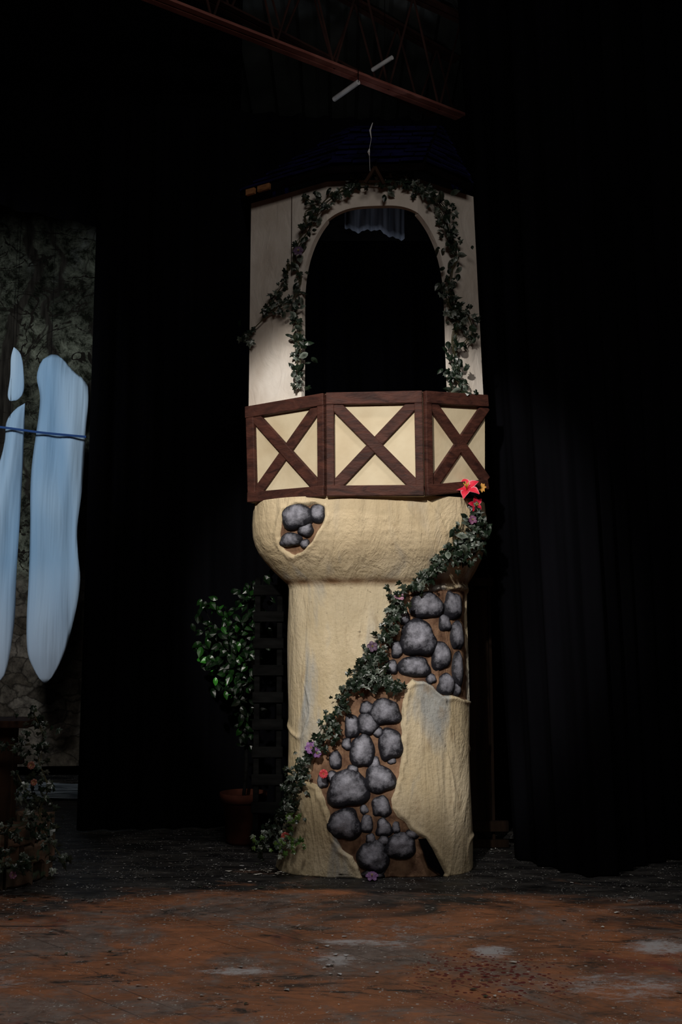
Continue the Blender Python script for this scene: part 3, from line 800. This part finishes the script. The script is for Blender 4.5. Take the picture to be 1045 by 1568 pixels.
garland('ivy_garland',[[W(52,1092,6.2),W(66,1125,6.15),W(60,1165,6.1),W(72,1205,6.05),W(62,1245,6.0),W(78,1285,5.95),W(100,1322,5.92)],
  [W(-5,1140,6.15),W(20,1142,6.15),W(48,1138,6.15)],[W(-5,1278,5.98),W(20,1272,5.96),W(45,1265,5.95)],[W(25,1180,6.1),W(45,1215,6.08),W(60,1220,6.05)],[W(0,1320,5.95),W(30,1318,5.93),W(60,1318,5.93)]],150,.085,.045,seed=11,gap=.4)
flower('artificial_marigold',W(48,1172,6.0),.024,(.22,.05,.015),8,pointed=False)
flower('artificial_marigold',W(52,1198,5.98),.02,(.26,.06,.015),8,pointed=False)
flower('artificial_violet',W(20,1340,5.92),.022,(.2,.05,.13),6,pointed=False)

# ------------------------------------------------------------ roof truss
def truss(name,a,b,h=.55,chord=None):
    V=[];Fc=[]; up=Vector((0,0,h)); d=(b-a); L=d.length; dn=d.normalized()
    s=Vector((dn.y,-dn.x,0))
    for o_ in (Vector(),):
        bar(V,Fc,a+o_+s*.035,b+o_+s*.035,.05,.012); bar(V,Fc,a+o_-s*.035,b+o_-s*.035,.05,.012)
        bar(V,Fc,a+o_+s*.012+Vector((0,0,.025)),b+o_+s*.012+Vector((0,0,.025)),.008,.05)
        bar(V,Fc,a+o_-s*.012+Vector((0,0,.025)),b+o_-s*.012+Vector((0,0,.025)),.008,.05)
    nf=len(Fc)
    bar(V,Fc,a+up+s*.035,b+up+s*.035,.05,.03); bar(V,Fc,a+up-s*.035,b+up-s*.035,.05,.03)
    n=int(L/.55)
    for i in range(n):
        p=a+dn*(L*i/n); q=a+dn*(L*(i+.5)/n)+up; r=a+dn*(L*(i+1)/n)
        tube(V,Fc,[p,q],.011,6); tube(V,Fc,[q,r],.011,6)
    return mk(name,V,Fc,[chord or m_steel,m_web],mi=[0]*nf+[1]*(len(Fc)-nf))
zt=6.3
def atz(px,py,z):
    a=(px-522.5)/F; v=(784-py)/F; dy=CP-v*SP; dz=v*CP+SP; t=(z-CH)/dz
    return Vector((a*t,dy*t,z))
p0=atz(240,0,zt); p1=atz(702,178,zt); dd=(p1-p0).normalized()
truss('steel_roof_truss',p0-dd*3.0,p1+dd*.35,1.0)
q0=atz(430,30,6.6); truss('steel_roof_truss',q0-dd*1.5,atz(700,192,6.6),.7,chord=m_web)
V=[];Fc=[]
tube(V,Fc,[atz(512,152,6.2),atz(549,126,6.2)],.022,10); tube(V,Fc,[atz(571,107,6.35),atz(601,88,6.35)],.018,10)
nf=len(Fc)
tube(V,Fc,[atz(549,126,6.2),atz(549,126,6.2)+Vector((0,0,1.2))],.004,6)
tube(V,Fc,[atz(590,95,6.35),atz(590,95,6.35)+Vector((0,0,1.05))],.004,6)
mk('ceiling_conduit',V,Fc,[m_galv,m_dark],mi=[0]*nf+[1]*(len(Fc)-nf))

# ------------------------------------------------------------ floor debris
random.seed(31); V=[];Fc=[];C=[]
def scrap(p,r,c_):
    i0=len(V); n_=random.randint(4,6)
    for i in range(n_):
        a_=2*math.pi*i/n_+random.uniform(-.3,.3); rr=r*random.uniform(.5,1.1)
        V.append(p+Vector((rr*math.cos(a_)*1.5,rr*math.sin(a_),.002+random.uniform(0,.006)))); C.append(c_)
    Fc.append(tuple(range(i0,i0+n_)))
for i in range(420):
    x=random.uniform(-2.4,2.4); y=random.uniform(4.2,7.3)
    if -0.5<x<.95 and y>6.3: continue
    c_=random.choice([(.3,.3,.3),(.12,.11,.1),(.05,.06,.04),(.5,.49,.46)])
    scrap(Vector((x,y,.002)),random.choice([.003,.004,.005,.009,.013])*random.uniform(.7,1.2),c_)
for i in range(20):
    q=G(random.gauss(510,40),1455+random.gauss(8,22)); scrap(Vector((q.x,q.y,.002)),random.uniform(.003,.012),(.5,.51,.53))
for i in range(90):
    q=G(random.gauss(470,45),1337+random.gauss(0,3)); scrap(Vector((q.x,q.y,.003)),random.uniform(.006,.018),(.6,.58,.52))
mk('floor_debris',V,Fc,m_debris,cols=C)

# ------------------------------------------------------------ lights
w=bpy.data.worlds.new('world'); sc.world=w; w.use_nodes=True
w.node_tree.nodes['Background'].inputs[0].default_value=(.5,.6,1,1); w.node_tree.nodes['Background'].inputs[1].default_value=.002
def spot(name,loc,tgt,power,size,blend,col=(1,1,1),rad=.15):
    l=bpy.data.lights.new(name,'SPOT'); l.energy=power; l.spot_size=math.radians(size); l.spot_blend=blend; l.color=col; l.shadow_soft_size=rad
    o=bpy.data.objects.new(name,l); sc.collection.objects.link(o); o.location=loc
    o.rotation_euler=(Vector(tgt)-Vector(loc)).to_track_quat('-Z','Y').to_euler(); return o
def area(name,loc,tgt,power,sx,sy,col=(1,1,1)):
    l=bpy.data.lights.new(name,'AREA'); l.shape='RECTANGLE'; l.size=sx; l.size_y=sy; l.energy=power; l.color=col
    o=bpy.data.objects.new(name,l); sc.collection.objects.link(o); o.location=loc
    o.rotation_euler=(Vector(tgt)-Vector(loc)).to_track_quat('-Z','Y').to_euler(); return o
spot('key_spotlight',(-1.3,.4,4.5),(.20,6.4,2.12),1330,27.5,.38,(1,.95,.87),.10)
area('house_light',(.6,-1.0,5.5),(.2,6.4,1.0),74,2.5,1.2,(1,.94,.87))
spot('floor_fill',(.1,4.2,7.0),(.1,4.8,0),430,56,.8,(1,.95,.92),.3)  # added fill lamp to brighten the floor, not a known fixture
spot('backdrop_fill',(-4.6,4.5,4.2),(-3.4,9.8,3.2),540,60,.7,(.92,.97,1),.3)  # added lamp that lifts the drapes and backdrop, no known source
spot('ceiling_fill',(.3,6.3,5.3),(.6,7.6,6.8),8,80,.8,(1,.95,.9),.2)  # invented weak lamp so the truss and ceiling show faintly
spot('arch_fill',(.2,6.55,2.75),(.35,8.0,4.4),22,100,.8,(.85,.9,1),.15)  # added lamp hidden behind the tower, brightens hanging cloth and curtain folds
